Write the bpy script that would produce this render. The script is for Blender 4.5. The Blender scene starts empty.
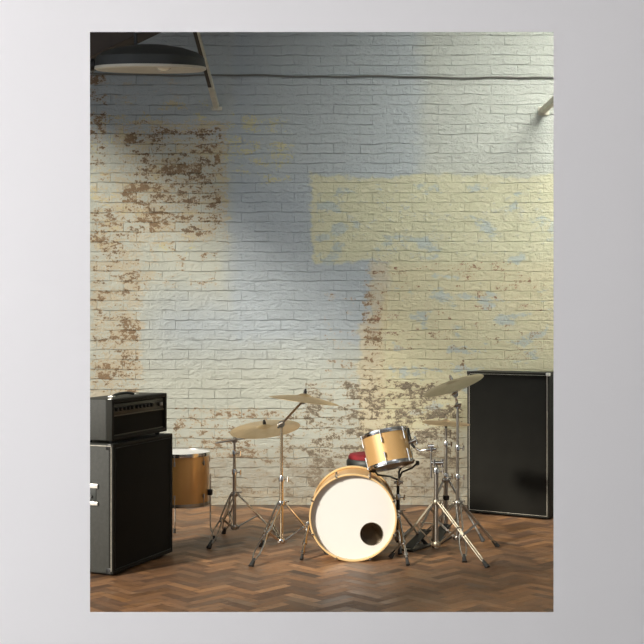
import bpy, bmesh, math, random
from mathutils import Vector, Matrix
random.seed(7)
PI = math.pi
D = bpy.data
C = bpy.context.scene.collection
F = 1150.0          # focal length in pixels of the 644 px frame
CAMH = 1.5

# ------------------------------------------------------------------ camera
cam_d = D.cameras.new('camera'); cam = D.objects.new('camera', cam_d); C.objects.link(cam)
cam.location = (0, 0, CAMH); cam.rotation_euler = (PI/2, 0, 0)
cam_d.sensor_width = 36; cam_d.lens = F/644*36; cam_d.clip_start = .05
bpy.context.scene.camera = cam

# ------------------------------------------------------------------ world, sun, daylight, exposure
w = D.worlds.new('world'); bpy.context.scene.world = w; w.use_nodes = True
w.node_tree.nodes['Background'].inputs[0].default_value = (.80, .88, 1.0, 1)
w.node_tree.nodes['Background'].inputs[1].default_value =   .40
vs = bpy.context.scene.view_settings
vs.view_transform = 'Standard'; vs.look = 'None'; vs.gamma = 1; vs.use_curve_mapping = False
vs.exposure = 0.0

SUN_EL = math.radians(27); SUN_AZ = math.radians(45)     # travels towards +x +y
sd = Vector((math.cos(SUN_EL)*math.sin(SUN_AZ), math.cos(SUN_EL)*math.cos(SUN_AZ), -math.sin(SUN_EL)))
sl = D.lights.new('sun', 'SUN'); sl.energy = 5.3; sl.angle = math.radians(6.5); sl.color = (1, .92, .79)
so = D.objects.new('sun', sl); C.objects.link(so); so.location = (-5, -3, 6)
so.rotation_euler = sd.to_track_quat('-Z', 'Y').to_euler()

def area(name, loc, target, sx, sy, power, color, spread=180):
    l = D.lights.new(name, 'AREA'); l.shape = 'RECTANGLE'; l.size = sx; l.size_y = sy; l.energy = power; l.color = color
    l.spread = math.radians(spread)
    o = D.objects.new(name, l); C.objects.link(o); o.location = loc
    o.rotation_euler = (Vector(target)-Vector(loc)).to_track_quat('-Z', 'Z').to_euler()
    return o
# daylight of the window in the studio's left wall
area('window_daylight', (-4.35, 4.6, 1.7), (0, 8.6, .5), 4.5, 2.4, 27, (.90, .95, 1.0), 130)
# daylight of the roof light at the right
area('skylight_daylight', (3.1, 7.2, 5.1), (2.1, 9.43, 2.5), 1.2, 1.6, 112, (1.0, .98, .90), 88)
area('studio_front_fill', (1.6, 3.0, 4.3), (.5, 8.5, .3), 2.0, 1.2, 12, (.95, .97, 1.0))  # added fill for the studio
# added lamps for the front wall, in the gallery room around the camera
area('gallery_left_fill', (-2.45, .35, 1.75), (0, 2.0, 1.6), 1.3, 1.5, 80, (1, .985, .99))  # added to brighten the front wall from the left, no window is built
area('gallery_top_fill', (0, .3, 2.95), (0, .6, 0), 2.4, 1.4, 12, (1, .985, .99))  # added fill from above, no fixture is built

# ------------------------------------------------------------------ helpers
def P(px, py, d):
    """point at distance d seen at px, py of the frame"""
    return Vector(((px-322)/F*d, d, CAMH-(py-322)/F*d))

def link(name, bm, mat, parent=None, smooth=True, loc=None, angle=40):
    me = D.meshes.new(name); bmesh.ops.recalc_face_normals(bm, faces=bm.faces); bm.to_mesh(me); bm.free()
    mats = mat if isinstance(mat, (list, tuple)) else [mat]
    for m in mats: me.materials.append(m)
    if smooth:
        me.shade_smooth() if hasattr(me, 'shade_smooth') else None
        me.set_sharp_from_angle(angle=math.radians(angle))
    o = D.objects.new(name, me); C.objects.link(o)
    if loc is not None: o.location = loc
    if parent is not None: o.parent = parent
    return o

def empty(name, loc, label, cat, rz=0, group=None):
    o = D.objects.new(name, None); C.objects.link(o); o.location = loc; o.rotation_euler = (0, 0, rz)
    o.empty_display_size = .1
    return tag(o, label, cat, group)

def tag(o, label, cat, group=None):
    o['label'] = label; o['category'] = cat
    if group: o['group'] = group
    return o

def struct(name, bm, mat, smooth=False):
    o = link(name, bm, mat, None, smooth); o['kind'] = 'structure'; return o

def box(bm, lo, hi, bevel=0, seg=2, M=None):
    r = bmesh.ops.create_cube(bm, size=1)
    vs_ = r['verts']; lo = Vector(lo); hi = Vector(hi); c = (lo+hi)/2; s = hi-lo
    for v in vs_:
        v.co = Vector((v.co.x*s.x, v.co.y*s.y, v.co.z*s.z))+c
    if bevel:
        es = list({e for v in vs_ for e in v.link_edges})
        r2 = bmesh.ops.bevel(bm, geom=es, offset=bevel, segments=seg, affect='EDGES', profile=.5)
        vs_ = list({v for f in r2['faces'] for v in f.verts} | {v for v in vs_ if v.is_valid})
    if M is not None:
        for v in vs_: v.co = M @ v.co
    return vs_

def frame_of(d):
    d = Vector(d).normalized()
    a = Vector((0, 0, 1)) if abs(d.z) < .9 else Vector((1, 0, 0))
    u = d.cross(a).normalized(); return u, d.cross(u).normalized()

def tube(bm, pts, r, seg=10, cap=True, closed=False):
    pts = [Vector(p) for p in pts]; n = len(pts)
    rs = r if isinstance(r, (list, tuple)) else [r]*n
    rings = []; u = None
    for i, p in enumerate(pts):
        if closed: t = (pts[(i+1) % n]-pts[i-1])
        else: t = pts[min(i+1, n-1)]-pts[max(i-1, 0)]
        t.normalize()
        if u is None: u, v = frame_of(t)
        else:
            u = (u-t*u.dot(t)).normalized(); v = t.cross(u)
        rings.append([bm.verts.new(p+(u*math.cos(2*PI*k/seg)+v*math.sin(2*PI*k/seg))*rs[i]) for k in range(seg)])
    m = n if closed else n-1
    for i in range(m):
        a, b = rings[i], rings[(i+1) % n]
        for k in range(seg): bm.faces.new((a[k], a[(k+1) % seg], b[(k+1) % seg], b[k]))
    if cap and not closed:
        bm.faces.new(rings[0][::-1]); bm.faces.new(rings[-1])

def lathe(bm, prof, seg=48, M=None, closed=False, mat=0, lo=0, hi=2*PI):
    """prof: list of (r, z) turned about z"""
    rings = []
    for r, z in prof:
        if r < 1e-6: rings.append([bm.verts.new((0, 0, z))])
        else: rings.append([bm.verts.new((r*math.cos(2*PI*k/seg), r*math.sin(2*PI*k/seg), z)) for k in range(seg)])
    pairs = list(zip(rings, rings[1:]))
    if closed: pairs.append((rings[-1], rings[0]))
    for a, b in pairs:
        for k in range(seg):
            k2 = (k+1) % seg
            if len(a) == 1 and len(b) == 1: continue
            if len(a) == 1: f = bm.faces.new((a[0], b[k2], b[k]))
            elif len(b) == 1: f = bm.faces.new((a[k], a[k2], b[0]))
            else: f = bm.faces.new((a[k], a[k2], b[k2], b[k]))
            f.material_index = mat
    if M is not None:
        for r_ in rings:
            for v in r_: v.co = M @ v.co

def BM(): return bmesh.new()
def rotM(axis, deg): return Matrix.Rotation(math.radians(deg), 4, axis)
def T(x, y, z): return Matrix.Translation((x, y, z))

# ------------------------------------------------------------------ materials
class NT:
    def __init__(s, name):
        s.m = D.materials.new(name); s.m.use_nodes = True; s.t = s.m.node_tree; s.n = s.t.nodes
        s.b = s.n['Principled BSDF']
    def node(s, typ, **kw):
        x = s.n.new(typ)
        for k, v in kw.items(): setattr(x, k, v)
        return x
    def put(s, sock, v):
        if isinstance(v, bpy.types.NodeSocket): s.t.links.new(v, sock)
        elif isinstance(v, (tuple, list)) and len(v) == 3 and sock.type == 'RGBA': sock.default_value = (*v, 1)
        else: sock.default_value = v
    def math(s, op, a, b=0.0, c=None, clamp=False):
        x = s.node('ShaderNodeMath', operation=op); x.use_clamp = clamp
        s.put(x.inputs[0], a); s.put(x.inputs[1], b)
        if c is not None: s.put(x.inputs[2], c)
        return x.outputs[0]
    def noise(s, vec, scale, detail=4, rough=.55, dist=0, off=(0, 0, 0), stretch=(1, 1, 1)):
        mp = s.node('ShaderNodeMapping'); s.put(mp.inputs['Vector'], vec)
        mp.inputs['Location'].default_value = off; mp.inputs['Scale'].default_value = stretch
        x = s.node('ShaderNodeTexNoise'); s.put(x.inputs['Vector'], mp.outputs[0])
        x.inputs['Scale'].default_value = scale; x.inputs['Detail'].default_value = detail
        x.inputs['Roughness'].default_value = rough; x.inputs['Distortion'].default_value = dist
        return x.outputs['Fac']
    def step(s, v, a, b):
        x = s.node('ShaderNodeMapRange', interpolation_type='SMOOTHSTEP'); s.put(x.inputs['Value'], v)
        x.inputs['From Min'].default_value = a; x.inputs['From Max'].default_value = b
        return x.outputs['Result']
    def mix(s, f, a, b):
        x = s.node('ShaderNodeMix', data_type='RGBA'); s.put(x.inputs[0], f); s.put(x.inputs[6], a); s.put(x.inputs[7], b)
        return x.outputs[2]
    def obj(s): return s.node('ShaderNodeTexCoord').outputs['Object']
    def bump(s, h, strength, dist):
        x = s.node('ShaderNodeBump'); s.put(x.inputs['Height'], h); x.inputs['Strength'].default_value = strength
        x.inputs['Distance'].default_value = dist; s.t.links.new(x.outputs[0], s.b.inputs['Normal'])
        return x

def simple(name, col, rough=.5, metal=0, var=.08, scale=20, bump=0, bscale=200, spec=.5, coat=0, stretch=(1, 1, 1)):
    k = NT(name); v = k.obj(); n = k.noise(v, scale, stretch=stretch)
    dark = tuple(c*(1-var*2) for c in col); lite = tuple(min(1, c*(1+var*2)) for c in col)
    k.put(k.b.inputs['Base Color'], k.mix(n, dark, lite))
    k.b.inputs['Roughness'].default_value = rough; k.b.inputs['Metallic'].default_value = metal
    k.b.inputs['Specular IOR Level'].default_value = spec
    k.b.inputs['Coat Weight'].default_value = coat
    if bump: k.bump(k.noise(v, bscale, 2), bump, .002)
    return k.m

chrome = simple('chrome', (.72, .72, .70), .16, 1, .04)
leg_chrome = simple('dull_leg_chrome', (.40, .36, .28), .42, 1, .12, 40)
old_chrome = simple('worn_chrome', (.46, .44, .40), .32, 1, .12, 60)
warm_chrome = simple('brassy_chrome', (.72, .60, .42), .25, 1, .1, 30)
black_metal = simple('black_metal', (.03, .03, .03), .35, .6)
rubber = simple('black_rubber', (.03, .03, .028), .6, 0, .1, 60, .3)
hoop_wood = simple('maple_hoop', (.72, .50, .24), .35, 0, .12, 14, coat=.3)
shell_wood = simple('golden_satin_shell', (.66, .36, .115), .33, .15, .10, 9, coat=.4, stretch=(1, 1, .15))
tom_wood = simple('golden_sparkle_shell', (.60, .37, .15), .34, .35, .08, 300, coat=.5)
white_head = simple('white_drum_head', (.74, .74, .72), .45, 0, .015, 4)
under_head = simple('smoky_clear_head', (.23, .17, .11), .35, 0, .1, 6)
tolex = simple('black_vinyl_covering', (.034, .036, .032), .5, 0, .22, 45, .8, 700)
tolex_head = simple('black_grained_vinyl', (.016, .016, .013), .65, 0, .2, 60, .6, 900, .2)
grille = None
def mk_grille(name, col):
    k = NT(name); v = k.obj()
    wv = k.node('ShaderNodeTexWave', bands_direction='Z'); k.put(wv.inputs['Vector'], v); wv.inputs['Scale'].default_value = 90
    wx = k.node('ShaderNodeTexWave', bands_direction='X'); k.put(wx.inputs['Vector'], v); wx.inputs['Scale'].default_value = 90
    h = k.math('MULTIPLY', wv.outputs['Fac'], wx.outputs['Fac'])
    k.put(k.b.inputs['Base Color'], k.mix(k.math('MULTIPLY_ADD', h, .5, k.noise(v, 6)), tuple(c*.6 for c in col), tuple(c*1.3 for c in col)))
    k.b.inputs['Roughness'].default_value = .85; k.b.inputs['Specular IOR Level'].default_value = .2
    k.bump(h, .4, .002); return k.m
grille = mk_grille('black_grille_cloth', (.012, .012, .010))
piping = simple('worn_white_piping', (.42, .40, .34), .6, 0, .25, 40)
steel_plate = simple('bright_steel_plate', (.75, .74, .70), .35, .6, .06)
red_cloth = simple('red_velour', (.19, .008, .014), .85, 0, .25, 30)
black_vinyl = simple('black_vinyl', (.03, .035, .033), .5, 0, .1)
panel_mat = simple('dark_control_panel', (.05, .048, .04), .4, .5, .1)
cream_enamel = simple('cream_enamel', (.62, .58, .48), .35, 0, .05)
dark_enamel = simple('dark_enamel', (.035, .037, .035), .5, 0, .1)
khaki = simple('khaki_blanket', (.44, .37, .27), .9, 0, .2, 12, .5, 60)
paint_strut = simple('chipped_cream_paint', (.50, .49, .40), .5, 0, .2, 25)
dark_strut = simple('dark_strut_paint', (.035, .032, .026), .5, 0, .2, 25)
glass_bulb = simple('pearl_glass', (.85, .8, .65), .08, 0, .02, coat=1)
plaster = simple('plain_white_plaster', (.80, .79, .80), .85, 0, .01, 3)
plain = simple('studio_plain_wall', (.40, .41, .40), .8, 0, .1, 2)
timber = simple('dark_timber', (.05, .035, .025), .6, 0, .25, 8)

def mk_cymbal(name, a, b, rough):
    k = NT(name); v = k.obj(); sp = k.node('ShaderNodeSeparateXYZ'); k.put(sp.inputs[0], v)
    r = k.math('SQRT', k.math('ADD', k.math('POWER', sp.outputs[0], 2.0), k.math('POWER', sp.outputs[1], 2.0)))
    g = k.math('SINE', k.math('MULTIPLY', r, 900.0))
    n = k.noise(v, 14)
    k.put(k.b.inputs['Base Color'], k.mix(n, a, b)); k.b.inputs['Metallic'].default_value = .85
    k.b.inputs['Roughness'].default_value = rough
    k.b.inputs['Anisotropic'].default_value = .5
    k.bump(k.math('MULTIPLY_ADD', g, .5, n), .15, .001); return k.m
bronze = mk_cymbal('bronze_cymbal', (.58, .41, .21), (.82, .64, .38), .40)
dull_bronze = mk_cymbal('dull_bronze', (.36, .30, .19), (.52, .45, .30), .45)

# ---- painted brick wall
WY = 9.43
def wx(px): return (px-322)/F*WY
def wz(py): return CAMH-(py-322)/F*WY
def mk_brick():
    k = NT('peeling_painted_brick'); v = k.obj()
    sp = k.node('ShaderNodeSeparateXYZ'); k.put(sp.inputs[0], v)
    X, Z = sp.outputs[0], sp.outputs[2]
    cb = k.node('ShaderNodeCombineXYZ'); k.put(cb.inputs[0], X); k.put(cb.inputs[1], Z)
    pv = cb.outputs[0]
    # slightly wavering courses
    nz = k.node('ShaderNodeTexNoise'); k.put(nz.inputs['Vector'], pv); nz.inputs['Scale'].default_value = 5.5; nz.inputs['Detail'].default_value = 3
    va = k.node('ShaderNodeVectorMath', operation='MULTIPLY_ADD'); k.put(va.inputs[0], nz.outputs['Color']); va.inputs[1].default_value = (.03, .034, 0); k.put(va.inputs[2], pv)
    br = k.node('ShaderNodeTexBrick'); k.put(br.inputs['Vector'], va.outputs[0])
    br.offset = .5; br.squash = 1
    for n_, val in (('Scale', 1), ('Mortar Size', .005), ('Mortar Smooth', 1.0), ('Bias', 0), ('Brick Width', .215), ('Row Height', .0805)):
        br.inputs[n_].default_value = val
    br.inputs['Color1'].default_value = (0, 0, 0, 1); br.inputs['Color2'].default_value = (1, 1, 1, 1); br.inputs['Mortar'].default_value = (.5, .5, .5, 1)
    cell = br.outputs['Color']; mort = br.outputs['Fac']
    sc = k.node('ShaderNodeSeparateColor'); k.put(sc.inputs[0], cell); cell = sc.outputs[0]
    n1 = k.noise(pv, 3.2, 6, .65); n2 = k.noise(pv, 9, 6, .7, stretch=(.6, 1, 1), off=(3, 1, 0)); n3 = k.noise(pv, 26, 5, .7, off=(7, 2, 0), stretch=(.65, 1, 1)); n4 = k.noise(pv, 60, 4, .7)
    dx = k.math('MULTIPLY_ADD', k.math('SUBTRACT', n2, .5), .22, k.math('MULTIPLY_ADD', k.math('SUBTRACT', cell, .5), .02, X))
    dz = k.math('MULTIPLY_ADD', k.math('SUBTRACT', n1, .5), .22, k.math('MULTIPLY_ADD', k.math('SUBTRACT', cell, .5), .02, Z))
    def region(x0, x1, y0, y1, soft=.02, raw=False):
        a, b = (X, Z) if raw else (dx, dz)
        m = k.step(a, wx(x0)-soft, wx(x0)+soft)
        m = k.math('MULTIPLY', m, k.math('SUBTRACT', 1.0, k.step(a, wx(x1)-soft, wx(x1)+soft)))
        m = k.math('MULTIPLY', m, k.step(b, wz(y1)-soft, wz(y1)+soft))
        return k.math('MULTIPLY', m, k.math('SUBTRACT', 1.0, k.step(b, wz(y0)-soft, wz(y0)+soft)))
    def mx(*a):
        r = a[0]
        for b in a[1:]: r = k.math('MAXIMUM', r, b)
        return r
    spot = k.math('ADD', k.math('MULTIPLY', n2, .34), k.math('ADD', k.math('MULTIPLY', n3, .36), k.math('ADD', k.math('MULTIPLY', n4, .24), k.math('MULTIPLY', cell, .06))))   # about 0.5
    spot2 = k.math('ADD', k.math('MULTIPLY', k.noise(pv, 13, 6, .7, off=(11, 5, 0), stretch=(.6, 1, 1)), .55), k.math('ADD', k.math('MULTIPLY', n4, .38), k.math('MULTIPLY', cell, .07)))
    def spots(src, dens, t, soft=.02):       # dens 0..1 moves the threshold
        return k.step(k.math('ADD', src, k.math('MULTIPLY', k.math('SUBTRACT', dens, 1.0), .6)), t-soft, t+soft)
    col = k.mix(n1, (.34, .365, .325), (.45, .465, .41))
    # slate blue coat
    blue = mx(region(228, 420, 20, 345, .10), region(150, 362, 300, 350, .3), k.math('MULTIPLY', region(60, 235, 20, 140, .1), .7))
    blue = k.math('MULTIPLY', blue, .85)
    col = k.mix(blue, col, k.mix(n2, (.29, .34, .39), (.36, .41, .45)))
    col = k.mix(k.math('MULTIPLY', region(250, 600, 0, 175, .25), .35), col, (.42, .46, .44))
    # lemon coat
    yel = mx(region(312, 620, 176, 262, .015), region(388, 620, 255, 300, .03), region(382, 620, 290, 430, .05))
    yn = k.math('SUBTRACT', 1.0, spots(spot, 1.0, .565))
    yel2 = k.math('MULTIPLY', yel, k.math('MULTIPLY_ADD', yn, .75, .25))
    col = k.mix(yel2, col, k.mix(n2, (.42, .43, .29), (.55, .54, .39)))
    col = k.mix(k.math('MULTIPLY', region(382, 620, 262, 480, .1), k.math('MULTIPLY', n1, .55)), col, (.52, .44, .27))
    flecks = spots(spot2, mx(region(110, 300, 105, 190, .1), k.math('MULTIPLY', region(80, 240, 90, 260, .1), .97)), .535)
    col = k.mix(k.math('MULTIPLY', flecks, .7), col, (.50, .46, .22))
    # ochre undercoat: the strip down the middle and the left field
    och = mx(region(369, 388, 264, 330, .015), region(359, 384, 325, 480, .02))
    col = k.mix(k.math('MULTIPLY', och, .6), col, (.50, .43, .27))
    bluep = spots(k.noise(pv, 6.5, 5, .65, off=(2, 9, 0), stretch=(.6, 1, 1)), mx(k.math('MULTIPLY', region(312, 600, 180, 270, .05), .90), k.math('MULTIPLY', region(385, 600, 270, 440, .05), .93), k.math('MULTIPLY', region(312, 345, 180, 262, .05), 1.0)), .535, .03)
    col = k.mix(k.math('MULTIPLY', bluep, .75), col, (.34, .40, .42))
    dl = mx(k.math('MULTIPLY', region(112, 230, 118, 246, .03), 1.0), region(84, 150, 235, 420, .08), k.math('MULTIPLY', region(84, 165, 150, 300, .1), .93), k.math('MULTIPLY', region(84, 200, 70, 130, .1), .88),
            k.math('MULTIPLY', region(180, 470, 395, 512, .1), .84), k.math('MULTIPLY', region(84, 620, 488, 512, .02), 1.0))
    peach = spots(spot2, dl, .485, .03)
    col = k.mix(k.math('MULTIPLY', peach, .6), col, k.mix(n3, (.34, .28, .18), (.50, .43, .31)))
    # bare brick
    db = mx(region(122, 226, 125, 238, .04), k.math('MULTIPLY', region(84, 150, 200, 400, .10), .98), k.math('MULTIPLY', region(362, 386, 268, 470, .03), .98), k.math('MULTIPLY', region(84, 112, 60, 175, .05), .98),
            k.math('MULTIPLY', region(375, 555, 258, 300, .03), .925), k.math('MULTIPLY', region(375, 555, 295, 400, .06), .905),
            k.math('MULTIPLY', region(300, 470, 375, 500, .08), 1.0), k.math('MULTIPLY', region(170, 330, 400, 500, .08), .95), k.math('MULTIPLY', region(320, 362, 290, 400, .05), .90), k.math('MULTIPLY', region(84, 230, 110, 300, .1), .90), .72)
    halo = spots(spot, db, .492, .02)
    col = k.mix(k.math('MULTIPLY', halo, .5), col, k.mix(n3, (.38, .29, .17), (.50, .41, .27)))
    bare = spots(spot, db, .520, .012)
    brc = k.mix(n4, (.05, .034, .022), k.mix(cell, (.17, .11, .065), (.31, .195, .10)))
    brc = k.mix(region(375, 555, 258, 330, .05), brc, (.20, .095, .055))
    brc = k.mix(region(290, 480, 375, 512, .08), brc, k.mix(k.step(n4, .35, .65), (.045, .035, .025), (.19, .155, .11)))
    col = k.mix(k.math('MULTIPLY', bare, .9), col, brc)
    # grime at the foot of the wall, with the drums' shade painted in
    col = k.mix(k.math('MULTIPLY', region(0, 700, 455, 520, .2), k.math('MULTIPLY', n2, 1.1)), col, (.22, .18, .13))
    # joints
    col = k.mix(k.math('MULTIPLY', mort, .05), col, (.16, .15, .12))
    k.put(k.b.inputs['Base Color'], col)
    k.b.inputs['Roughness'].default_value = .6; k.b.inputs['Specular IOR Level'].default_value = .3
    # painted-over joints: soft, broken, the bed joints stronger than the upright ones
    zf = k.node('ShaderNodeSeparateXYZ'); k.put(zf.inputs[0], va.outputs[0])
    fr = k.math('ABSOLUTE', k.math('SUBTRACT', k.math('FRACT', k.math('DIVIDE', zf.outputs[1], .0805)), .5))
    bed = k.step(fr, .44, .50)
    jm = k.math('MULTIPLY_ADD', k.step(k.noise(pv, 7, 4, .6, off=(4, 4, 0)), .40, .62), .8, .2)
    joint = k.math('MULTIPLY', k.math('MULTIPLY_ADD', bed, .55, k.math('MULTIPLY', mort, .40)), jm)
    h = k.math('SUBTRACT', k.math('MULTIPLY_ADD', k.math('MAXIMUM', bare, k.math('MULTIPLY', halo, .5)), -.35, k.math('MULTIPLY', cell, .30)), joint)
    h = k.math('ADD', h, k.math('MULTIPLY', n2, 1.0)); h = k.math('MULTIPLY_ADD', n3, 1.3, h); h = k.math('MULTIPLY_ADD', n4, .35, h)
    k.bump(h, 1.0, .015)
    return k.m
brick = mk_brick()

def mk_floor():
    k = NT('worn_herringbone_parquet'); v = k.obj()
    at = k.node('ShaderNodeAttribute', attribute_name='tone'); sc = k.node('ShaderNodeSeparateColor'); k.put(sc.inputs[0], at.outputs['Color'])
    tone, hue = sc.outputs[0], sc.outputs[1]
    sc1 = k.noise(v, 5, 5, .7, off=(1, 2, 0), stretch=(3, .35, 1)); sc2 = k.noise(v, 5, 5, .7, off=(5, 2, 0), stretch=(.4, 2.6, 1))
    n1 = k.noise(v, 2.0, 5, .6); n5 = k.noise(v, 16, 5, .7, off=(3, 3, 0)); n2 = k.noise(v, 40, 4, .6); n3 = k.noise(v, 9, 6, .7)
    c = k.mix(tone, (.055, .030, .019), (.52, .265, .115))
    c = k.mix(k.math('MULTIPLY', hue, .45), c, (.17, .10, .07))
    c = k.mix(k.math('MULTIPLY', n2, .35), c, (.06, .035, .022))
    c = k.mix(k.math('MULTIPLY', k.step(n1, .45, .70), .3), c, (.12, .10, .085))
    c = k.mix(k.math('MULTIPLY', k.step(n3, .56, .72), .5), c, (.36, .27, .19))
    c = k.mix(k.math('MULTIPLY', k.step(n5, .50, .68), .45), c, (.045, .030, .022))
    c = k.mix(k.math('MULTIPLY', k.step(k.math('MAXIMUM', sc1, sc2), .66, .74), .35), c, (.42, .34, .26))
    k.put(k.b.inputs['Base Color'], c)
    k.put(k.b.inputs['Roughness'], k.math('MULTIPLY_ADD', n3, .25, k.math('MULTIPLY_ADD', hue, .22, .22)))
    k.b.inputs['Specular IOR Level'].default_value = .42
    k.bump(k.math('MULTIPLY_ADD', n3, .6, k.math('MULTIPLY', tone, .5)), .35, .004)
    return k.m
parquet = mk_floor()

# ------------------------------------------------------------------ the setting
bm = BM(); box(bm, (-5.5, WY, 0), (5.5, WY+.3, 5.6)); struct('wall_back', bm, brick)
# studio floor: herringbone blocks in one mesh
def herringbone():
    bm = BM(); lay = bm.loops.layers.float_color.new('tone')
    L, W, g = .24, .060, .0010; n = 4
    ca, sa = math.cos(PI/4), math.sin(PI/4)
    base = box(bm, (-5.5, 2.12, -.2), (5.5, WY+.3, -.0015))
    for f in bm.faces:
        for l in f.loops: l[lay] = (0, .0, 0, 1)
    def blk(x0, y0, x1, y1):
        cx, cy = (x0+x1)/2, (y0+y1)/2
        X = cx*ca-cy*sa; Y = cx*sa+cy*ca
        if not (-5.2 < X < 5.2 and 2.4 < Y < WY-.12): return
        vs_ = []
        for a, b in ((x0+g, y0+g), (x1-g, y0+g), (x1-g, y1-g), (x0+g, y1-g)):
            vs_.append(bm.verts.new((a*ca-b*sa, a*sa+b*ca, random.uniform(-.0003, .0004))))
        f = bm.faces.new(vs_); t = min(1, max(0, random.choice((random.gauss(.32,.12), random.gauss(.5,.12), random.gauss(.72,.16))))); h = random.random()
        for l in f.loops: l[lay] = (t, h, 0, 1)
    # herringbone unit: horizontal block at (k*W + j*2L?, k*W), classic staircase
    R = 175
    for k_ in range(-R, R):
        for j in range(-34, 35):
            x = k_*W + j*2*L; y = k_*W
            blk(x, y, x+L, y+W)                       # lying block
            blk(x+L, y+W-L, x+L+W, y+W) if False else blk(x-W, y, x, y+L) if False else None
    # standing blocks fill the gaps
    for k_ in range(-R, R):
        for j in range(-34, 35):
            x = k_*W + j*2*L + L; y = k_*W
            blk(x, y, x+W, y+L) if False else blk(x+(0), y-L+W, x+W, y+W)
    return bm
fb = herringbone(); struct('floor', fb, parquet)
bm = BM()
box(bm, (-4.8, .8, 0), (-4.5, 1.5, 5.3)); box(bm, (-4.8, 8.2, 0), (-4.5, WY, 5.3)); box(bm, (-4.8, 1.5, 5.05), (-4.5, 8.2, 5.3)); box(bm, (-4.8, 1.5, 0), (-4.5, 8.2, .35))  # unseen wall, its opening shaped to shade the upper brick and right floor
struct('wall_left', bm, plain)
bm = BM(); box(bm, (4.5, 2.12, 0), (4.8, WY, 5.3)); struct('wall_right', bm, plain)
bm = BM(); box(bm, (-4.8, .8, 5.3), (4.8, WY+.3, 5.5)); struct('ceiling', bm, plain)

# added gallery room (viewer's side): thin plain wall with the picture-sized opening, splayed behind
GY = 2.0
ox0, ox1 = (90-322)/F*GY, (553.5-322)/F*GY
oz1, oz0 = CAMH+(322-32)/F*GY, CAMH-(612-322)/F*GY
def opening_wall():
    bm = BM(); t = .12; s = .09
    outer = [(-2.6, 0), (2.6, 0), (2.6, 3.1), (-2.6, 3.1)]
    inn = [(ox0, oz0), (ox1, oz0), (ox1, oz1), (ox0, oz1)]
    back = [(ox0-s, oz0-s), (ox1+s, oz0-s), (ox1+s, oz1+s), (ox0-s, oz1+s)]
    A = [bm.verts.new((x, GY, z)) for x, z in outer]; B = [bm.verts.new((x, GY, z)) for x, z in inn]
    Cc = [bm.verts.new((x, GY+t, z)) for x, z in back]; E = [bm.verts.new((x, GY+t, z)) for x, z in outer]
    for a, b in ((A, B), (B, Cc), (Cc, E), (E, A)):
        for i in range(4):
            j = (i+1) % 4; bm.faces.new((a[i], a[j], b[j], b[i]))
    return bm
struct('wall_front', opening_wall(), plaster)
bm = BM(); box(bm, (-2.7, -2, 0), (-2.6, GY+.12, 3.1)); struct('wall_sun_block_left', bm, plaster)  # added out of view to keep the sun off the front wall
bm = BM(); box(bm, (2.6, -2, 0), (2.7, GY+.12, 3.1)); struct('wall_gallery_right', bm, plain)
bm = BM(); box(bm, (-2.7, -2.1, 0), (2.7, -2, 3.1)); struct('wall_gallery_rear', bm, plain)
bm = BM(); box(bm, (-2.7, -2.1, 3.1), (2.7, GY+.12, 3.2)); struct('ceiling_gallery', bm, plaster)
bm = BM(); box(bm, (-2.7, -2.1, -.2), (2.7, 2.12, -.0015)); struct('floor_gallery', bm, plain)

# ------------------------------------------------------------------ speaker cabinets
def obox(name, parent, lo, hi, mat, bevel=0, seg=2):
    b = BM(); box(b, lo, hi, bevel, seg); return link(name, b, mat, parent)

def cabinet(name, p0, p1, h, depth, label, cat, body_mat, pipe_r=.004, handle=False, pipe_mat=None):
    """p0 left and p1 right foot of the front face; local x along the face, +y to the back"""
    a = Vector((p0[0], p0[1], 0)); b = Vector((p1[0], p1[1], 0)); w_ = (b-a).length
    ang = math.atan2(b.y-a.y, b.x-a.x)
    r = empty(name, (a.x, a.y, 0), label, cat, ang)
    z0 = .012; bm = BM(); d0 = .016; t = .022 if w_ > .7 else .013
    box(bm, (0, d0, z0), (w_, depth, h), .012, 3)
    fm = BM()
    for lo, hi in (((0, 0, z0), (t, d0+.02, h)), ((w_-t, 0, z0), (w_, d0+.02, h)), ((t*.5, 0, h-t), (w_-t*.5, d0+.02, h)), ((t*.5, 0, z0), (w_-t*.5, d0+.02, z0+t))):
        box(fm, lo, hi, .006, 2)
    link('front_frame', fm, tolex_head, r); link('body', bm, body_mat, r)
    obox('grille_cloth', r, (t, .006, z0+t), (w_-t, d0+.004, h-t), grille, .002)
    bm = BM(); q = t+.004
    tube(bm, [(q, .002, z0+q), (w_-q, .002, z0+q), (w_-q, .002, h-q), (q, .002, h-q)], pipe_r, 6, closed=True)
    link('piping', bm, pipe_mat or piping, r)
    for ix in (0, 1):
        for iy in (0, 1):
            bm = BM(); cx = .06 if ix == 0 else w_-.06; cy = .06 if iy == 0 else depth-.06
            lathe(bm, [(0, 0), (.016, 0), (.02, z0+.002), (0, z0+.002)], 16, T(cx, cy, 0)); link('rubber_foot', bm, rubber, r)
    return r, w_
GC, gw = cabinet('guitar_cabinet', (-1.229, 6.765), (-.965, 7.44), .78, .36,
    'tall black guitar speaker cabinet at the left edge, under the amplifier head', 'speaker cabinet', tolex, .003, pipe_mat=black_vinyl)
# metal corner caps and side edge piping
for z in (.03, .762):
    bm = BM(); box(bm, (-.002, .012, z-.018), (.012, .05, z+.018), .004); link('corner_cap', bm, black_metal, GC)
bm = BM(); tube(bm, [(-.001, .012, .03), (-.001, .012, .765)], .0028, 6); tube(bm, [(-.001, .012, .768), (-.001, .34, .768)], .0028, 6); link('edge_piping', bm, piping, GC)
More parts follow.
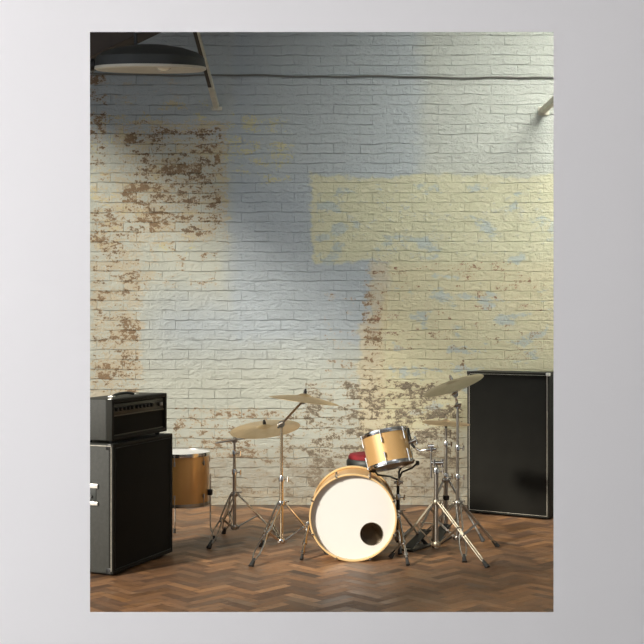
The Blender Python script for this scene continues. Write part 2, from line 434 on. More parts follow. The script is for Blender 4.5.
# recessed side handle on the near side (local x = 0 face)
hz0, hz1 = .425, .530
bm = BM(); box(bm, (-.004, .115, hz0), (.002, .27, hz1), .002); link('handle_recess', bm, black_vinyl, GC)
h = BM()
for za, zb in ((hz0-.010, hz0+.012), (hz1-.014, hz1+.012)):
    box(h, (-.012, .10, za), (.0, .28, zb), .003)
box(h, (-.008, .268, hz0), (0, .285, hz1), .003)
hp = link('handle_plate', h, steel_plate, GC)
bm = BM(); tube(bm, [(-.008, .14, hz0+.04), (-.016, .19, hz0+.052), (-.008, .25, hz0+.04)], .008, 8); link('handle_grip', bm, black_metal, hp)

# amplifier head
def amp_head():
    a = Vector((-1.238, 6.785, 0)); b = Vector((-1.0, 7.425, 0)); ang = math.atan2(b.y-a.y, b.x-a.x); w_ = (b-a).length
    r = empty('amplifier_head', (a.x, a.y, .78), 'black guitar amplifier head with a row of knobs on top of the left cabinet', 'amplifier', ang)
    z0, H, dp = .016, .262, .24
    bm = BM(); box(bm, (0, .03, z0), (w_, dp, H), .008, 3); t = .026; link('body', bm, tolex, r); bm = BM()
    for lo, hi in (((0, 0, z0), (t, .05, H)), ((w_-t, 0, z0), (w_, .05, H)), ((.01, 0, H-t), (w_-.01, .05, H)), ((.01, 0, z0), (w_-.01, .05, z0+t))): box(bm, lo, hi, .006, 2)
    link('front_frame', bm, tolex_head, r)
    obox('front_grille', r, (t, .018, z0+t), (w_-t, .035, H-t-.075), grille, .002)
    obox('trim_strip', r, (t, .014, z0+t-.002), (w_-t, .022, z0+t+.006), simple('olive_trim', (.11, .10, .075), .5), .001)
    cp = obox('control_panel', r, (t, .012, H-t-.072), (w_-t, .035, H-t-.004), panel_mat, .003)
    obox('panel_edge', cp, (t, .008, H-t-.078), (w_-t, .016, H-t-.072), simple('olive_edge', (.14, .13, .10), .5), .001)
    for i in range(10):
        kb = BM(); x = .065+i*.046 + (.01 if i > 4 else 0)
        lathe(kb, [(0, 0), (.0125, 0), (.012, .014), (.009, .017), (0, .017)], 14, T(x, .012, H-t-.038) @ rotM('X', 90)); link('knob', kb, black_metal, cp)
    for i in range(2):
        kb = BM(); x = w_-.10+i*.035; box(kb, (x-.006, .0, H-t-.05), (x+.006, .014, H-t-.028), .002); link('switch', kb, steel_plate if i else black_metal, cp)
    hb = BM(); tube(hb, [(.20, .12, H), (.23, .12, H+.010), (.29, .12, H+.016), (.38, .12, H+.016), (.44, .12, H+.010), (.47, .12, H)], .009, 8)
    hd = link('carry_handle', hb, black_vinyl, r)
    for x in (.195, .475):
        e = BM(); box(e, (x-.018, .102, H-.002), (x+.018, .138, H+.008), .003); link('handle_bracket', e, steel_plate, hd)
    e = BM(); box(e, (.005, .01, H-.004), (.03, .035, H+.003), .002); link('corner_protector', e, steel_plate, r)
    for ix in (.06, w_-.06):
        for iy in (.04, dp-.05):
            e = BM(); lathe(e, [(0, 0), (.015, 0), (.018, z0+.002), (0, z0+.002)], 14, T(ix, iy, 0)); link('rubber_foot', e, rubber, r)
amp_head()
BC, bw = cabinet('bass_cabinet', (1.139, 9.03), (1.716, 8.69), 1.112, .31,
    'tall black speaker cabinet standing against the brick wall at the right', 'speaker cabinet', tolex_head, .003)
for x in (.012, bw-.012):
    bm = BM(); box(bm, (x-.014, -.003, 1.09), (x+.014, .03, 1.115), .004); link('corner_cap', bm, steel_plate if x > .3 else black_metal, BC)
bm = BM(); box(bm, (bw-.002, .10, .62), (bw+.006, .22, .72), .004); link('side_handle', bm, black_metal, BC)

# ------------------------------------------------------------------ drums
def hoop_flanged(name, r, z, M, parent, h=.022, mat=chrome):
    bm = BM()
    lathe(bm, [(r, z), (r+.004, z), (r+.005, z+h*.4), (r+.012, z+h*.45), (r+.012, z+h*.62), (r+.006, z+h*.65), (r+.006, z+h), (r+.001, z+h)], 56, M, closed=True)
    return link(name, bm, mat, parent)

def lug_rod(parent, r, ang, z0, z1, M, ztop, zbot, mat=chrome):
    """tube lug and tension rods at an angle"""
    c, s = math.cos(ang), math.sin(ang)
    def q(rr, z): return M @ Vector((rr*c, rr*s, z))
    for za, zb, e0, e1 in ((z0, z0+.03, z0, zbot), (z1-.03, z1, z1, ztop)):
        bm = BM()
        tube(bm, [q(r+.012, za), q(r+.012, zb)], .0065, 8)
        tube(bm, [q(r-.002, (za+zb)/2), q(r+.012, (za+zb)/2)], .0045, 8)
        lg = link('lug', bm, mat, parent)
        bm = BM(); t = 1 if e1 > e0 else -1
        tube(bm, [q(r+.012, e0-.01*t), q(r+.012, e1)], .003, 6); tube(bm, [q(r+.012, e1-.003*t), q(r+.012, e1+.008*t)], .0055, 6)
        link('tension_rod', bm, mat, lg)

def shell(r, z0, z1, M=None):
    bm = BM(); lathe(bm, [(r, z0), (r, z1), (r-.006, z1), (r-.006, z0)], 64, M, closed=True); return bm

# bass drum: axis along y; lathe z -> -y (front head faces the viewer)
BDx, BDy, R_ = .194, 7.19, .275
bd = empty('bass_drum', (BDx, BDy, 0), 'large bass drum lying on its side with white front head and round port hole', 'drum', math.radians(-2))
MB = T(0, 0, R_) @ rotM('X', 90)          # local z of lathe points to -y
depth = .42
link('shell', shell(R_-.012, -depth, -.035, MB), shell_wood, bd)
for nm, z0, z1 in (('front_hoop', -.040, .0), ('rear_hoop', -depth-.01, -depth+.03)):
    bm = BM(); lathe(bm, [(R_, z0+.002), (R_, z1-.002), (R_-.002, z1), (R_-.009, z1), (R_-.011, z1-.002), (R_-.011, z0)], 96, MB, closed=True)
    hp = link(nm, bm, hoop_wood, bd)
# front head with port hole (disc with an off-centre hole)
hc = Vector((.116, -.105)); hr = .072; Rh = R_-.011
bm = BM(); N = 96; o_ = []; i_ = []; m_ = []
for k_ in range(N):
    a = 2*PI*k_/N; dirv = Vector((math.cos(a), math.sin(a)))
    bq = hc.dot(dirv); t_ = -bq+math.sqrt(bq*bq-hc.length_squared+Rh*Rh)
    po = hc+dirv*t_; pi_ = hc+dirv*hr; pm = hc+dirv*(hr+.25*(t_-hr))
    o_.append(bm.verts.new(MB @ Vector((po.x, po.y, -.034)))); i_.append(bm.verts.new(MB @ Vector((pi_.x, pi_.y, -.031)))); m_.append(bm.verts.new(MB @ Vector((pm.x, pm.y, -.031))))
for k_ in range(N):
    j = (k_+1) % N; bm.faces.new((o_[k_], o_[j], m_[j], m_[k_])); bm.faces.new((m_[k_], m_[j], i_[j], i_[k_]))
hd = link('front_head', bm, white_head, bd)
bm = BM(); tube(bm, [MB @ Vector((hc.x+hr*math.cos(2*PI*k_/40), hc.y+hr*math.sin(2*PI*k_/40), -.031)) for k_ in range(40)], .0022, 6, closed=True); link('port_ring', bm, simple('grey_ring', (.25, .22, .18), .5), hd)
bm = BM(); lathe(bm, [(0, -depth-.002), (R_-.012, -depth-.002), (R_-.012, -depth), (0, -depth)], 64, MB); link('rear_head', bm, white_head, bd)
for k_ in range(8):
    a = PI/8+k_*PI/4
    c_, s_ = math.cos(a), math.sin(a)
    def q(rr, z): return MB @ Vector((rr*c_, rr*s_, z))
    bm = BM()
    tube(bm, [q(R_-.008, .003), q(R_+.004, .003), q(R_+.006, -.012), q(R_+.005, -.03)], [.005, .007, .006, .005], 8)
    cl = link('hoop_claw', bm, chrome, bd)
    bm = BM(); tube(bm, [q(R_+.006, .004), q(R_+.006, -.13)], .003, 6); tube(bm, [q(R_+.006, -.12), q(R_+.006, -.17)], .008, 8); tube(bm, [q(R_-.013, -.145), q(R_+.006, -.145)], .005, 8)
    link('tension_rod', bm, chrome, cl)
for sx, foot, top in ((-1, P(301.5, 560, 7.22), P(308.5, 524, 7.40)), (1, P(408, 565, 7.06), P(398.5, 518, 7.38))):
    inv = (T(BDx, BDy, 0) @ rotM('Z', -2)).inverted()
    f_ = inv @ foot; t_ = inv @ top; f_.z = .014
    dvec = (f_-t_)
    bm = BM(); tube(bm, [t_, t_+dvec*.55], .0115, 10); tube(bm, [t_+dvec*.45, t_+dvec*.93], .0085, 10); tube(bm, [t_+dvec*.50, t_+dvec*.58], .016, 10)
    tube(bm, [t_+dvec*.78, t_+dvec*.84], .014, 10)
    sp_ = link('spur', bm, chrome, bd)
    bm = BM(); box(bm, (-.02, -.02, -.016), (.02, .02, .016), .005, 2, T(*(t_-Vector((sx*.006, 0, 0))))); link('spur_bracket', bm, chrome, sp_)
    bm = BM(); tube(bm, [t_+dvec*.88, f_+Vector((0, 0, -.005))], [.009, .013], 10); link('rubber_foot', bm, rubber, sp_)
# folded blanket inside the bass drum, seen through the port
bm = BM(); g = bmesh.ops.create_grid(bm, x_segments=30, y_segments=24, size=.5)
for v in g['verts']:
    x, y = v.co.x, v.co.y
    rise = min(1, max(0, (y+.5)/.75)); rise = rise*rise*(3-2*rise)
    v.co = Vector((x*.42, y*.29, .03+.27*rise+.014*math.sin(x*16+y*6)+.012*math.cos(y*19-x*7)+.012*math.sin(x*31+y*23)))
bmesh.ops.solidify(bm, geom=list(bm.faces), thickness=.03)
for v in bm.verts:                      # lie inside the round shell
    zr = v.co.z; lim = R_-.020; xx = v.co.x+.06
    if abs(xx) > lim-.03: v.co.x = math.copysign(lim-.03, xx)-.06; xx = v.co.x+.06
    v.co.z = min(v.co.z, R_+math.sqrt(lim*lim-xx*xx)-.01)
    base = R_-math.sqrt(max(0, lim*lim-min(xx*xx, lim*lim*.98)))
    v.co.z = max(v.co.z+.01, base+.002)
bl = link('blanket', bm, khaki, None, loc=(BDx+.06, BDy+.238, 0)); tag(bl, 'crumpled brown blanket inside the bass drum, seen through its port hole', 'blanket')

# floor tom
ft = empty('floor_tom', (-.975, 7.95, 0), 'deep golden floor tom on thin legs behind the left amplifier', 'drum')
rF = .196; link('shell', shell(rF, .262, .585, T(0, 0, 0)), shell_wood, ft)
bm = BM(); lathe(bm, [(0, .600), (rF+.002, .600), (rF+.003, .590), (rF-.01, .585), (0, .590)], 64); link('top_head', bm, white_head, ft)
bm = BM(); lathe(bm, [(0, .250), (rF+.002, .250), (rF+.002, .260), (0, .260)], 64); link('bottom_head', bm, under_head, ft)
hoop_flanged('top_hoop', rF, .582, T(0, 0, 0), ft, .024); hoop_flanged('bottom_hoop', rF, .243, T(0, 0, 0), ft, .024, old_chrome)
for k_ in range(6): lug_rod(ft, rF, math.radians(-95+60*k_), 0.30, .555, Matrix.Identity(4), .592, .250, old_chrome)
for k_, a in enumerate((-12, 108, 228)):
    a = math.radians(a); c_, s_ = math.cos(a), math.sin(a); q = lambda rr, z: Vector((rr*c_, rr*s_, z))
    bm = BM(); tube(bm, [q(rF+.016, .46), q(rF+.016, .10), q(rF+.022, .07), q(rF+.045, .02)], .0048, 8); lg = link('leg', bm, old_chrome, ft)
    bm = BM(); box(bm, (rF-.004, -.014, .31), (rF+.03, .014, .35), .004, 2, Matrix.Rotation(a, 4, 'Z')); link('leg_bracket', bm, black_metal, lg)
    bm = BM(); tube(bm, [q(rF+.04, .032), q(rF+.048, .0)], [.008, .011], 10); link('rubber_foot', bm, rubber, lg)

# ------------------------------------------------------------------ stands
STANDS = 'chrome stands of the drum kit'
def foot_rubber(p, d, parent, s=1.0):
    bm = BM(); p = Vector(p); d = Vector(d).normalized()
    tube(bm, [p-d*.062*s, p-d*.045*s, p-d*.004], [.009*s, .0115*s, .017*s], 12); return link('rubber_foot', bm, rubber, parent)

def tripod(root, feet, zc, zb, mat=chrome, brace_t=.45, double=True, spread=.017, rod=.0052, straight=False):
    """feet: list of (dx,dy) from the pole; legs from a collar at zc, braces from a hub at zb"""
    for fx, fy in feet:
        u = Vector((fx, fy, 0)).normalized(); n = Vector((-u.y, u.x, 0))
        a = u*.022+Vector((0, 0, zc)); b = Vector((fx, fy, 0)); dv = b-a
        e = a+dv*.90
        bm = BM()
        if double:
            for s in (-1, 1):
                pts = []
                for t, wgt in ((0, .9), (.08, 1), (.42, .8), (.48, .35), (.54, .8), (.66, 1.3), (.8, 1.2), (.88, .7), (.93, .15)):
                    pts.append(a+dv*t+n*s*spread*(.8 if straight and t < .9 else wgt))
                tube(bm, pts, rod, 8)
            tube(bm, [a+dv*.45, a+dv*.51], .010, 8)
        else:
            tube(bm, [a, a+dv*.93], .008, 8)
        lg = link('leg', bm, mat, root)
        foot_rubber(b, dv, lg)
        m = a+dv*brace_t; h = u*.018+Vector((0, 0, zb))
        bm = BM()
        for s in (-1, 1): tube(bm, [h+n*s*.008, m+n*s*.008], .0042, 8)
        tube(bm, [m-n*.015, m+n*.015], .006, 8)
        link('brace', bm, mat, root)
    for nm, z in (('collar', zc), ('hub', zb)):
        bm = BM()
        lathe(bm, [(0, z-.016), (.020, z-.016), (.024, z-.010), (.024, z+.010), (.020, z+.016), (0, z+.016)], 20)
        for fx, fy in feet:
            box(bm, (.016, -.010, z-.010), (.034, .010, z+.010), .003, 1, Matrix.Rotation(math.atan2(fy, fx), 4, 'Z'))
        if nm == 'collar':
            tube(bm, [(.02, 0, z+.012), (.045, 0, z+.012)], .004, 6); tube(bm, [(.045, -.012, z+.012), (.045, .012, z+.012)], .005, 6)
        link(nm, bm, mat, root)

def pole(root, segs, mat=chrome, lean=(0, 0)):
    """segs: list of (z0, z1, r); a clamp between tubes"""
    for i, (z0, z1, r) in enumerate(segs):
        bm = BM(); tube(bm, [(0, 0, z0), (0, 0, z1)], r, 14); link('pole', bm, mat, root)
        if i:
            bm = BM(); lathe(bm, [(0, z0-.022), (r+.009, z0-.022), (r+.010, z0), (r+.005, z0+.014), (0, z0+.014)], 18)
            tube(bm, [(r, 0, z0-.008), (r+.030, -.006, z0-.008)], .0045, 8)
            tube(bm, [(r+.030, -.006, z0-.024), (r+.032, -.008, z0+.010)], .0055, 8)
            link('height_clamp', bm, chrome, root)

def tilter(root, p, tip, mat=chrome, knob=True):
    """ratchet block at p and a threaded rod up to tip"""
    p = Vector(p); tip = Vector(tip); bm = BM()
    tube(bm, [p+Vector((0, -.018, 0)), p+Vector((0, .018, 0))], .021, 14)
    tube(bm, [p, p+(tip-p)*.35], .009, 10); tube(bm, [p, tip], .004, 8)
    tube(bm, [p+Vector((-.004, -.018, 0)), p+Vector((-.012, -.034, .004))], .004, 6)
    tube(bm, [p+Vector((-.026, -.034, -.004)), p+Vector((.008, -.034, .012))], .005, 6)
    return link('tilter', bm, mat, root)

def wingnut(root, tip, axis, mat):
    tip = Vector(tip); ax = Vector(axis).normalized(); u, v = frame_of(ax)
    bm = BM(); tube(bm, [tip-ax*.016, tip+ax*.006], [.012, .011], 12); tube(bm, [tip+ax*.004, tip+ax*.018], [.008, .007], 10)
    tube(bm, [tip-u*.012+ax*.014, tip, tip+u*.012+ax*.014], .0035, 6)
    return link('wing_nut', bm, mat, root)

CYM = 'cymbals of the drum kit'
def cymbal(center, axis, r, mat, label, drop=.022):
    bm = BM(); prof = []; bell = r*.20
    pts = [(.006, 0), (bell*.35, -.0015), (bell*.7, -.006), (bell*.95, -.013), (bell*1.08, -.0165), (bell*1.3, -.018)]
    for i in range(1, 9):
        t = i/8; pts.append((bell*1.3+(r-bell*1.3)*t, -.018-drop*(t**1.35)))
    th = .0016
    prof = pts+[(x, z-th) for x, z in reversed(pts)]
    lathe(bm, prof, 72, closed=True)
    o = link('cymbal', bm, mat, None, angle=60)
    o.location = center; o.rotation_euler = Vector(axis).to_track_quat('Z', 'Y').to_euler()
    return tag(o, label, 'cymbal', CYM)

# ---- stand A: behind left, brown-tinged pole x 235
dA = 7.85; xA = (234.5-322)/F*dA
def z_at(py, d): return CAMH-(py-322)/F*d
sA = empty('cymbal_stand', (xA, dA, 0), 'chrome boom cymbal stand nearest the floor tom, set back towards the wall', 'cymbal stand', 0, STANDS)
fA = P(210, 548, 7.63)
tripod(sA, [(-.155, -.24), (.33, .03), (-.10, .30)], z_at(494, dA), z_at(527, dA), old_chrome)
topA = z_at(440, dA)
pole(sA, [(z_at(529, dA), z_at(471, dA), .0125), (z_at(471, dA), z_at(452, dA), .0095), (z_at(452, dA), topA, .008)], old_chrome)
cA = P(264.5, 424, 7.75)-Vector((xA, dA, 0))
axA = Vector((-.10, -.16, 1)).normalized()
bm = BM(); e0 = P(216, 443, 7.95)-Vector((xA, dA, 0)); e1 = P(262, 435.5, 7.76)-Vector((xA, dA, 0))
tube(bm, [e0, e1], .0055, 8); link('boom_arm', bm, old_chrome, sA)
pc = Vector((0, 0, topA)); tilter(sA, pc, pc+(e1-pc)*.2, old_chrome)
tilter(sA, e1, cA+axA*.03, old_chrome)
wingnut(sA, cA+axA*.012, axA, black_metal)
cymbal(cA+Vector((xA, dA, 0)), axA, .238, bronze, 'lower wide cymbal of the two at left, nearest the floor tom', .016)

# ---- stand B: straight bright stand in front, pole x 282
dB = 7.35; xB = (281.5-322)/F*dB
sB = empty('cymbal_stand', (xB, dB, 0), 'bright chrome and brass cymbal stand directly left of the bass drum', 'cymbal stand', 0, STANDS)
tripod(sB, [(-.178, -.31), (-.15, .33), (.30, .07)], z_at(503, dB), z_at(541, dB), chrome)
topB = z_at(424, dB)
pole(sB, [(z_at(543, dB), z_at(478, dB), .0125), (z_at(478, dB), topB, .0095)], warm_chrome)
cB = P(305, 393.5, 7.62)-Vector((xB, dB, 0)); axB = Vector((.13, .02, 1)).normalized()
pB = Vector((0, 0, topB)); e1 = P(303, 401, 7.61)-Vector((xB, dB, 0)); e0 = pB-(e1-pB)*.15
bm = BM(); tube(bm, [e0, e1], .0075, 8); link('boom_arm', bm, old_chrome, sB)
tilter(sB, pB, pB+(e1-pB)*.2, old_chrome); tilter(sB, e1, cB+axB*.03, old_chrome)
wingnut(sB, cB+axB*.014, axB, black_metal)
cymbal(cB+Vector((xB, dB, 0)), axB, .232, bronze, 'upper tilted cymbal of the two left of the bass drum, on a boom arm', .030)

# ---- stand E: right crash, pole x 457
dE = 7.55; xE = (457.5-322)/F*dE
sE = empty('cymbal_stand', (xE, dE, 0), 'chrome cymbal stand nearest the tall right cabinet, holding the tilted crash cymbal', 'cymbal stand', 0, STANDS)
tripod(sE, [(.0, -.385), (.285, .12), (-.25, .25)], z_at(503, dE), z_at(538, dE), old_chrome, spread=.016)
topE = z_at(406, dE)
pole(sE, [(z_at(540, dE), z_at(476, dE), .0115), (z_at(476, dE), z_at(447, dE), .0095), (z_at(447, dE), topE, .008)], old_chrome)
cE = P(451.5, 379.5, 7.5)-Vector((xE, dE, 0)); axE = Vector((-.36, -.10, 1)).normalized()
pE = Vector((0, 0, topE)); e1 = P(455, 394, 7.52)-Vector((xE, dE, 0))
bm = BM(); tube(bm, [pE, e1], .0085, 8); tube(bm, [pE+Vector((0, -.02, -.02)), pE+Vector((.02, -.03, .02))], .006, 8); link('tilter_neck', bm, chrome, sE)
tilter(sE, pE, e1, chrome); tilter(sE, e1, cE+axE*.03, chrome)
wingnut(sE, cE+axE*.014, axE, chrome)
cymbal(cE+Vector((xE, dE, 0)), axE, .205, dull_bronze, 'steeply tilted crash cymbal at the right, its rim across the corner of the tall cabinet', .024)

# ---- stand D: flat cymbal, hi-hat style stand, pole x 446
dD = 8.0; xD = (446-322)/F*dD
sD = empty('hi_hat_stand', (xD, dD, 0), 'slim stand holding the flat cymbal, behind the other stands at right', 'cymbal stand', 0, STANDS)
tripod(sD, [(-.24, -.18), (.24, -.16), (0, .32)], z_at(480, dD), .07, old_chrome, double=False)
pole(sD, [(.03, z_at(475, dD), .0125), (z_at(475, dD), z_at(443, dD), .010), (z_at(443, dD), z_at(424, dD), .0065)], old_chrome)
zD = z_at(419, dD)
bm = BM(); lathe(bm, [(0, zD-.062), (.006, zD-.062), (.010, zD-.052), (.030, zD-.024), (.030, zD-.018), (0, zD-.018)], 20); link('cymbal_seat', bm, black_metal, sD)
bm = BM(); lathe(bm, [(0, z_at(497, dD)-.02), (.022, z_at(497, dD)-.02), (.022, z_at(497, dD)+.01), (0, z_at(497, dD)+.01)], 16); link('memory_lock', bm, black_metal, sD)
bm = BM(); tube(bm, [(0, 0, zD-.02), (0, 0, zD+.018)], .003, 8); link('rod', bm, old_chrome, sD)
# foot pedal of the stand
bm = BM(); box(bm, (-.042, -.30, 0), (.042, -.0, .010), .003, 1, rotM('Z', -22)); pl = link('pedal_plate', bm, black_metal, sD)
bm = BM(); box(bm, (-.036, -.28, -.004), (.036, 0, .004), .003, 1, rotM('Z', -22) @ T(0, 0, .095) @ rotM('X', 15)); link('footboard', bm, black_metal, pl)
cymbal((xD, dD, zD), (.05, -.03, 1), .168, mk_cymbal('brown_bronze', (.30, .21, .12), (.48, .36, .22), .45), 'flat level cymbal at the right, below the tilted crash cymbal', .012)

# ---- stand C: tom stand, pole x 436
dC = 7.33; xC = (436.3-322)/F*dC
sC = empty('tom_stand', (xC, dC, 0), 'low chrome tripod stand with clamps right of the bass drum, holding the small tom', 'drum stand', 0, STANDS)
tripod(sC, [(.285, -.315), (-.30, -.03), (.02, .33)], z_at(502, dC), .085, leg_chrome, brace_t=.40, spread=.013, rod=.0042, straight=True)
pole(sC, [(.06, z_at(470, dC), .0135), (z_at(470, dC), z_at(462, dC), .0105)], old_chrome)
o0 = Vector((xC, dC, 0))
bm = BM(); y_ = 0
zz = z_at(464, dC)
tube(bm, [P(431, 463, dC)-o0, P(443, 463, dC)-o0], .014, 12); tube(bm, [P(442, 459, dC)-o0, P(442, 467, dC)-o0], .011, 10)
tube(bm, [P(434, 459, dC-.03)-o0, P(434, 466, dC-.03)-o0], .009, 10)
link('multi_clamp', bm, chrome, sC)
bm = BM(); tube(bm, [P(431, 478, dC)-o0, P(431, 453, dC)-o0], .0065, 10); link('drop_rod', bm, old_chrome, sC)
bm = BM(); tube(bm, [P(431, 452, dC)-o0, P(431, 444, dC)-o0], .012, 12); tube(bm, [P(426, 450, dC)-o0, P(436, 449, dC)-o0], .011, 12)
tube(bm, [P(428, 446, dC-.02)-o0, P(434, 446, dC-.02)-o0], .006, 8)
ac = link('arm_clamp', bm, chrome, sC)
bm = BM(); tube(bm, [P(430, 449, dC)-o0, P(420, 451, dC+.02)-o0, P(413.5, 447, dC+.06)-o0], .006, 10); link('tom_arm', bm, chrome, sC)

# ---- small tom
tc = P(387.5, 449.5, 7.42); rT = .146; hT = .19
axT = Vector((-.21, .27, 1)).normalized()
tm = empty('rack_tom', tc, 'small golden tom tilted above the right side of the bass drum', 'drum')
MT = axT.to_track_quat('Z', 'Y').to_matrix().to_4x4()
link('shell', shell(rT, -hT/2, hT/2, MT), tom_wood, tm)
bm = BM(); lathe(bm, [(0, hT/2+.010), (rT+.001, hT/2+.010), (rT+.002, hT/2+.002), (0, hT/2+.004)], 56, MT); link('top_head', bm, white_head, tm)
bm = BM(); lathe(bm, [(0, -hT/2-.010), (rT+.001, -hT/2-.010), (rT+.002, -hT/2-.002), (0, -hT/2-.004)], 56, MT); link('bottom_head', bm, under_head, tm)
hoop_flanged('top_hoop', rT, hT/2-.004, MT, tm, .024)
hoop_flanged('bottom_hoop', rT, hT/2-.004, MT @ rotM('X', 180), tm, .024)
for k_ in range(6): lug_rod(tm, rT, math.radians(-80+60*k_), -.062, .062, MT, hT/2+.008, -hT/2-.008)
bm = BM(); mi = MT
q = lambda a, rr, z: mi @ Vector((rr*math.cos(a), rr*math.sin(a), z))
aa = [a for a in (0,)][0]
# mount bracket on the right
bx_ = Vector((1, -.25, 0)).normalized()
def side(rr, z): return axT*z + (bx_-axT*bx_.dot(axT)).normalized()*rr
bm = BM(); tube(bm, [side(rT+.016, .105), side(rT+.010, .06), side(rT+.014, 0), side(rT+.030, -.03)], [.007, .010, .011, .008], 8); mt = link('suspension_mount', bm, black_metal, tm)
bm = BM(); tube(bm, [side(rT, .01), side(rT+.05, .018)], .014, 10); tube(bm, [side(rT+.045, .045), side(rT+.05, -.012)], .006, 8); link('mount_bracket', bm, chrome, mt)

# ---- snare style basket stand under the tom, pole x 398
dS = 7.62; xS = (398-322)/F*dS
sS = empty('basket_stand', (xS, dS, 0), 'low stand with black basket arms under the small tom, half hidden behind the bass drum', 'drum stand', 0, STANDS)
tripod(sS, [(-.14, .17), (.20, .10), (0, -.21)], z_at(512, dS), .07, old_chrome, double=False)
pole(sS, [(.04, z_at(496, dS), .0125), (z_at(496, dS), z_at(483, dS), .010)], black_metal)
o1 = Vector((xS, dS, 0)); cc = P(398.5, 481, dS)-o1
bm = BM(); tube(bm, [cc+Vector((-.03, 0, -.01)), cc+Vector((.03, 0, -.008))], .010, 10); tube(bm, [cc+Vector((0, 0, -.03)), cc+Vector((0, 0, .02))], .013, 12); link('basket_clamp', bm, chrome, sS)
for pts in ([P(399, 479, dS)-o1, P(402, 472, dS-.05)-o1, P(412, 468, dS-.12)-o1, P(417.5, 463, dS-.14)-o1],
            [P(398, 480, dS)-o1, P(390, 476.5, dS-.05)-o1, P(378, 475, dS-.14)-o1, P(374, 470.5, dS-.16)-o1],
            [P(399, 479, dS)-o1, P(399, 472, dS+.02)-o1, P(402, 465.5, dS+.03)-o1]):
    bm = BM(); tube(bm, pts, .0065, 8); ar = link('basket_arm', bm, black_metal, sS)
    bm = BM(); e = pts[-1]; box(bm, (-.012, -.012, -.014), (.012, .012, .014), .004, 1, T(*e)); link('rubber_grip', bm, rubber, ar)

# ---- bass drum pedal behind the drum
pd = empty('bass_drum_pedal', (.235, 7.66, 0), 'black foot pedal on the floor behind the bass drum', 'pedal', math.radians(18))
obox('base_plate', pd, (-.05, .0, 0), (.05, .30, .010), black_metal, .002)
bm = BM(); box(bm, (-.038, .03, -.004), (.038, .29, .004), .003, 1, T(0, 0, .075) @ rotM('X', -11)); link('footboard', bm, old_chrome, pd)
bm = BM(); tube(bm, [(-.055, .02, .01), (-.055, .02, .24), (.055, .02, .24), (.055, .02, .01)], .007, 8); link('frame', bm, old_chrome, pd)
bm = BM(); tube(bm, [(0, .02, .24), (0, .06, .36)], .004, 8); b_ = link('beater_rod', bm, chrome, pd)
bm = BM(); tube(bm, [(0, .03, .36), (0, .085, .355)], .022, 14); link('beater', bm, simple('felt', (.5, .48, .42), .95), b_)

# loose pedal parts seen at the right of the bass drum
hp2 = empty('hi_hat_pedal', (.63, 7.62, 0), 'small black pedal on the floor between the bass drum and the right stands', 'pedal', math.radians(-35))
obox('base_plate', hp2, (-.045, -.13, 0), (.045, .15, .012), black_metal, .002)
bm = BM(); box(bm, (-.036, -.13, -.004), (.036, .14, .004), .003, 1, T(0, 0, .062) @ rotM('X', 18)); link('footboard', bm, black_metal, hp2)
bm = BM(); tube(bm, [(-.045, .13, .01), (-.045, .13, .15), (.045, .13, .15), (.045, .13, .01)], .006, 8); link('frame', bm, chrome, hp2)

# ---- drum throne
th = empty('drum_throne', (.345, 8.15, 0), 'round drum stool with red top and black sides behind the bass drum', 'stool')
bm = BM(); lathe(bm, [(0, .465), (.14, .465), (.164, .472), (.172, .490), (.172, .518), (.160, .534), (0, .534)], 48); st = link('seat_base', bm, black_vinyl, th)
bm = BM(); lathe(bm, [(0, .530), (.156, .530), (.160, .536), (.158, .552), (.146, .566), (.11, .572), (0, .575)], 48); link('seat_top', bm, red_cloth, th)
bm = BM(); tube(bm, [(0, 0, .12), (0, 0, .467)], .014, 12); link('post', bm, old_chrome, th)
for k_ in range(3):
    a = math.radians(90+120*k_); c_, s_ = math.cos(a), math.sin(a)
    bm = BM(); tube(bm, [(.015*c_, .015*s_, .30), (.25*c_, .25*s_, .03)], .009, 8); tube(bm, [(.015*c_, .015*s_, .14), (.14*c_, .14*s_, .16)], .006, 8); lg = link('leg', bm, old_chrome, th)
    foot_rubber((.27*c_, .27*s_, 0), (.25*c_, .25*s_, -.27), lg)

# ------------------------------------------------------------------ things up on the wall
lamp = empty('reflector_lamp', P(150.5, 65, 8.1), 'big dark round reflector lamp with cream underside hanging at the upper left', 'lamp')
rl = .382
bm = BM(); lathe(bm, [(rl, -.02), (rl+.006, -.015), (rl-.004, .050), (rl-.05, .085), (rl*.62, .115), (rl*.3, .135), (0, .14), (0, .13), (rl*.6, .10), (rl-.06, .07), (rl-.012, .03)], 72, closed=False); link('housing', bm, dark_enamel, lamp)
bm = BM(); lathe(bm, [(rl+.006, -.014), (rl+.008, -.030), (rl-.01, -.040), (rl*.8, -.028), (rl*.4, -.018), (0, -.015)], 72); link('reflector', bm, cream_enamel, lamp)
bm = BM(); bmesh.ops.create_uvsphere(bm, u_segments=24, v_segments=14, radius=.05)
for v in bm.verts: v.co = Vector((v.co.x+.11, v.co.y-.12, v.co.z*.6-.022))
link('bulb', bm, glass_bulb, lamp)
bm = BM(); tube(bm, [(-rl-.01, 0, -.0), (-rl-.05, 0, -.0)], .045, 16)
for i in range(5): tube(bm, [(-rl-.05-.02*i, 0, 0), (-rl-.058-.02*i, 0, 0)], .052, 16)
tube(bm, [(-rl-.05, 0, 0), (-rl-.20, 0, 0)], .035, 16); link('lamp_neck', bm, black_metal, lamp)
bm = BM(); tube(bm, [(-.1, 0, .095), (-.1, .0, .6), (-.1, .0, 5.3-lamp.location.z)], .012, 8); link('hanger_rod', bm, black_metal, lamp); lamp.rotation_euler = (math.radians(9), 0, 0)

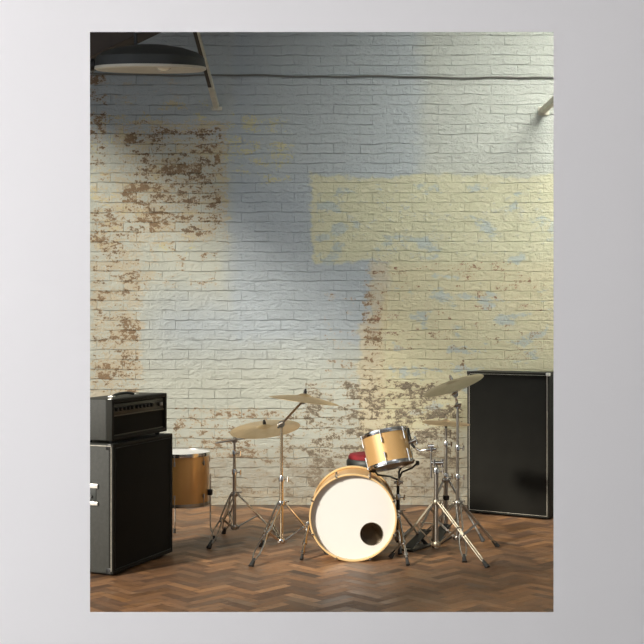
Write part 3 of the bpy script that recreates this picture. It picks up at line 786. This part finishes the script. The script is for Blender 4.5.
# roof strut from the wall, upper left: dark with chipped cream end
a = P(216, 108, WY-.01); b = P(190, 12, WY-.85)
st_ = empty('roof_strut', a, 'long slanting roof strut with chipped cream paint fixed to the wall at upper left', 'strut', 0, 'metal struts fixed to the brick wall')
def bar(bm, p, q_, w_, h_):
    d_ = (q_-p); L_ = d_.length; d_.normalize(); u, v = frame_of(d_)
    M_ = Matrix((u, v, d_)).transposed().to_4x4(); M_.translation = p
    box(bm, (-w_/2, -h_/2, 0), (w_/2, h_/2, L_), .004, 1, M_)
O0 = Vector((0, 0, 0))
dv = b-a
bm = BM(); bar(bm, O0, dv*.24, .036, .03); link('chipped_end', bm, paint_strut, st_)
bm = BM(); bar(bm, dv*.24, dv*2.0, .034, .03); link('bar', bm, dark_strut, st_)
bm = BM(); bar(bm, dv*.02+Vector((.022, -.01, 0)), dv*2.0+Vector((.022, -.01, 0)), .014, .04); link('flange', bm, paint_strut, st_)
bm = BM(); box(bm, (-.035, -.012, -.02), (.05, .01, .01), .004); link('wall_plate', bm, paint_strut, st_)
a = P(543, 110.5, WY-.01); b = P(575, 82, WY-.55)
st2 = empty('roof_strut', a, 'short visible end of a cream strut fixed to the wall at the right edge', 'strut', 0, 'metal struts fixed to the brick wall')
dv = b-a
bm = BM(); bar(bm, O0, dv*2.2, .05, .045); link('bar', bm, simple('cream_strut', (.72, .70, .55), .5), st2)
bm = BM(); box(bm, (-.04, -.006, -.04), (.05, .008, .03), .003); link('wall_plate', bm, paint_strut, st2)

# cable along the wall
bm = BM(); pts = []
for i in range(61):
    px = 60+i*(620-60)/60
    py = 75.5+ (px-205)*.008 + .5*math.sin(px*.045)+.35*math.sin(px*.11+1)
    p = P(px, py, WY); p.y = WY-.012; pts.append(p)
tube(bm, pts, .0075, 8); cb_ = link('wall_cable', bm, simple('painted_cable', (.12, .125, .11), .6), None)
tag(cb_, 'thin sagging cable running across the top of the brick wall', 'cable')
# dark roof timber in the upper left corner
bm = BM(); bar(bm, P(60, 60, 8.5), P(160, 12, 8.5), .22, .22)
tb = link('roof_beam', bm, timber, None); tag(tb, 'dark brown timber roof brace in the top left corner above the lamp', 'beam')
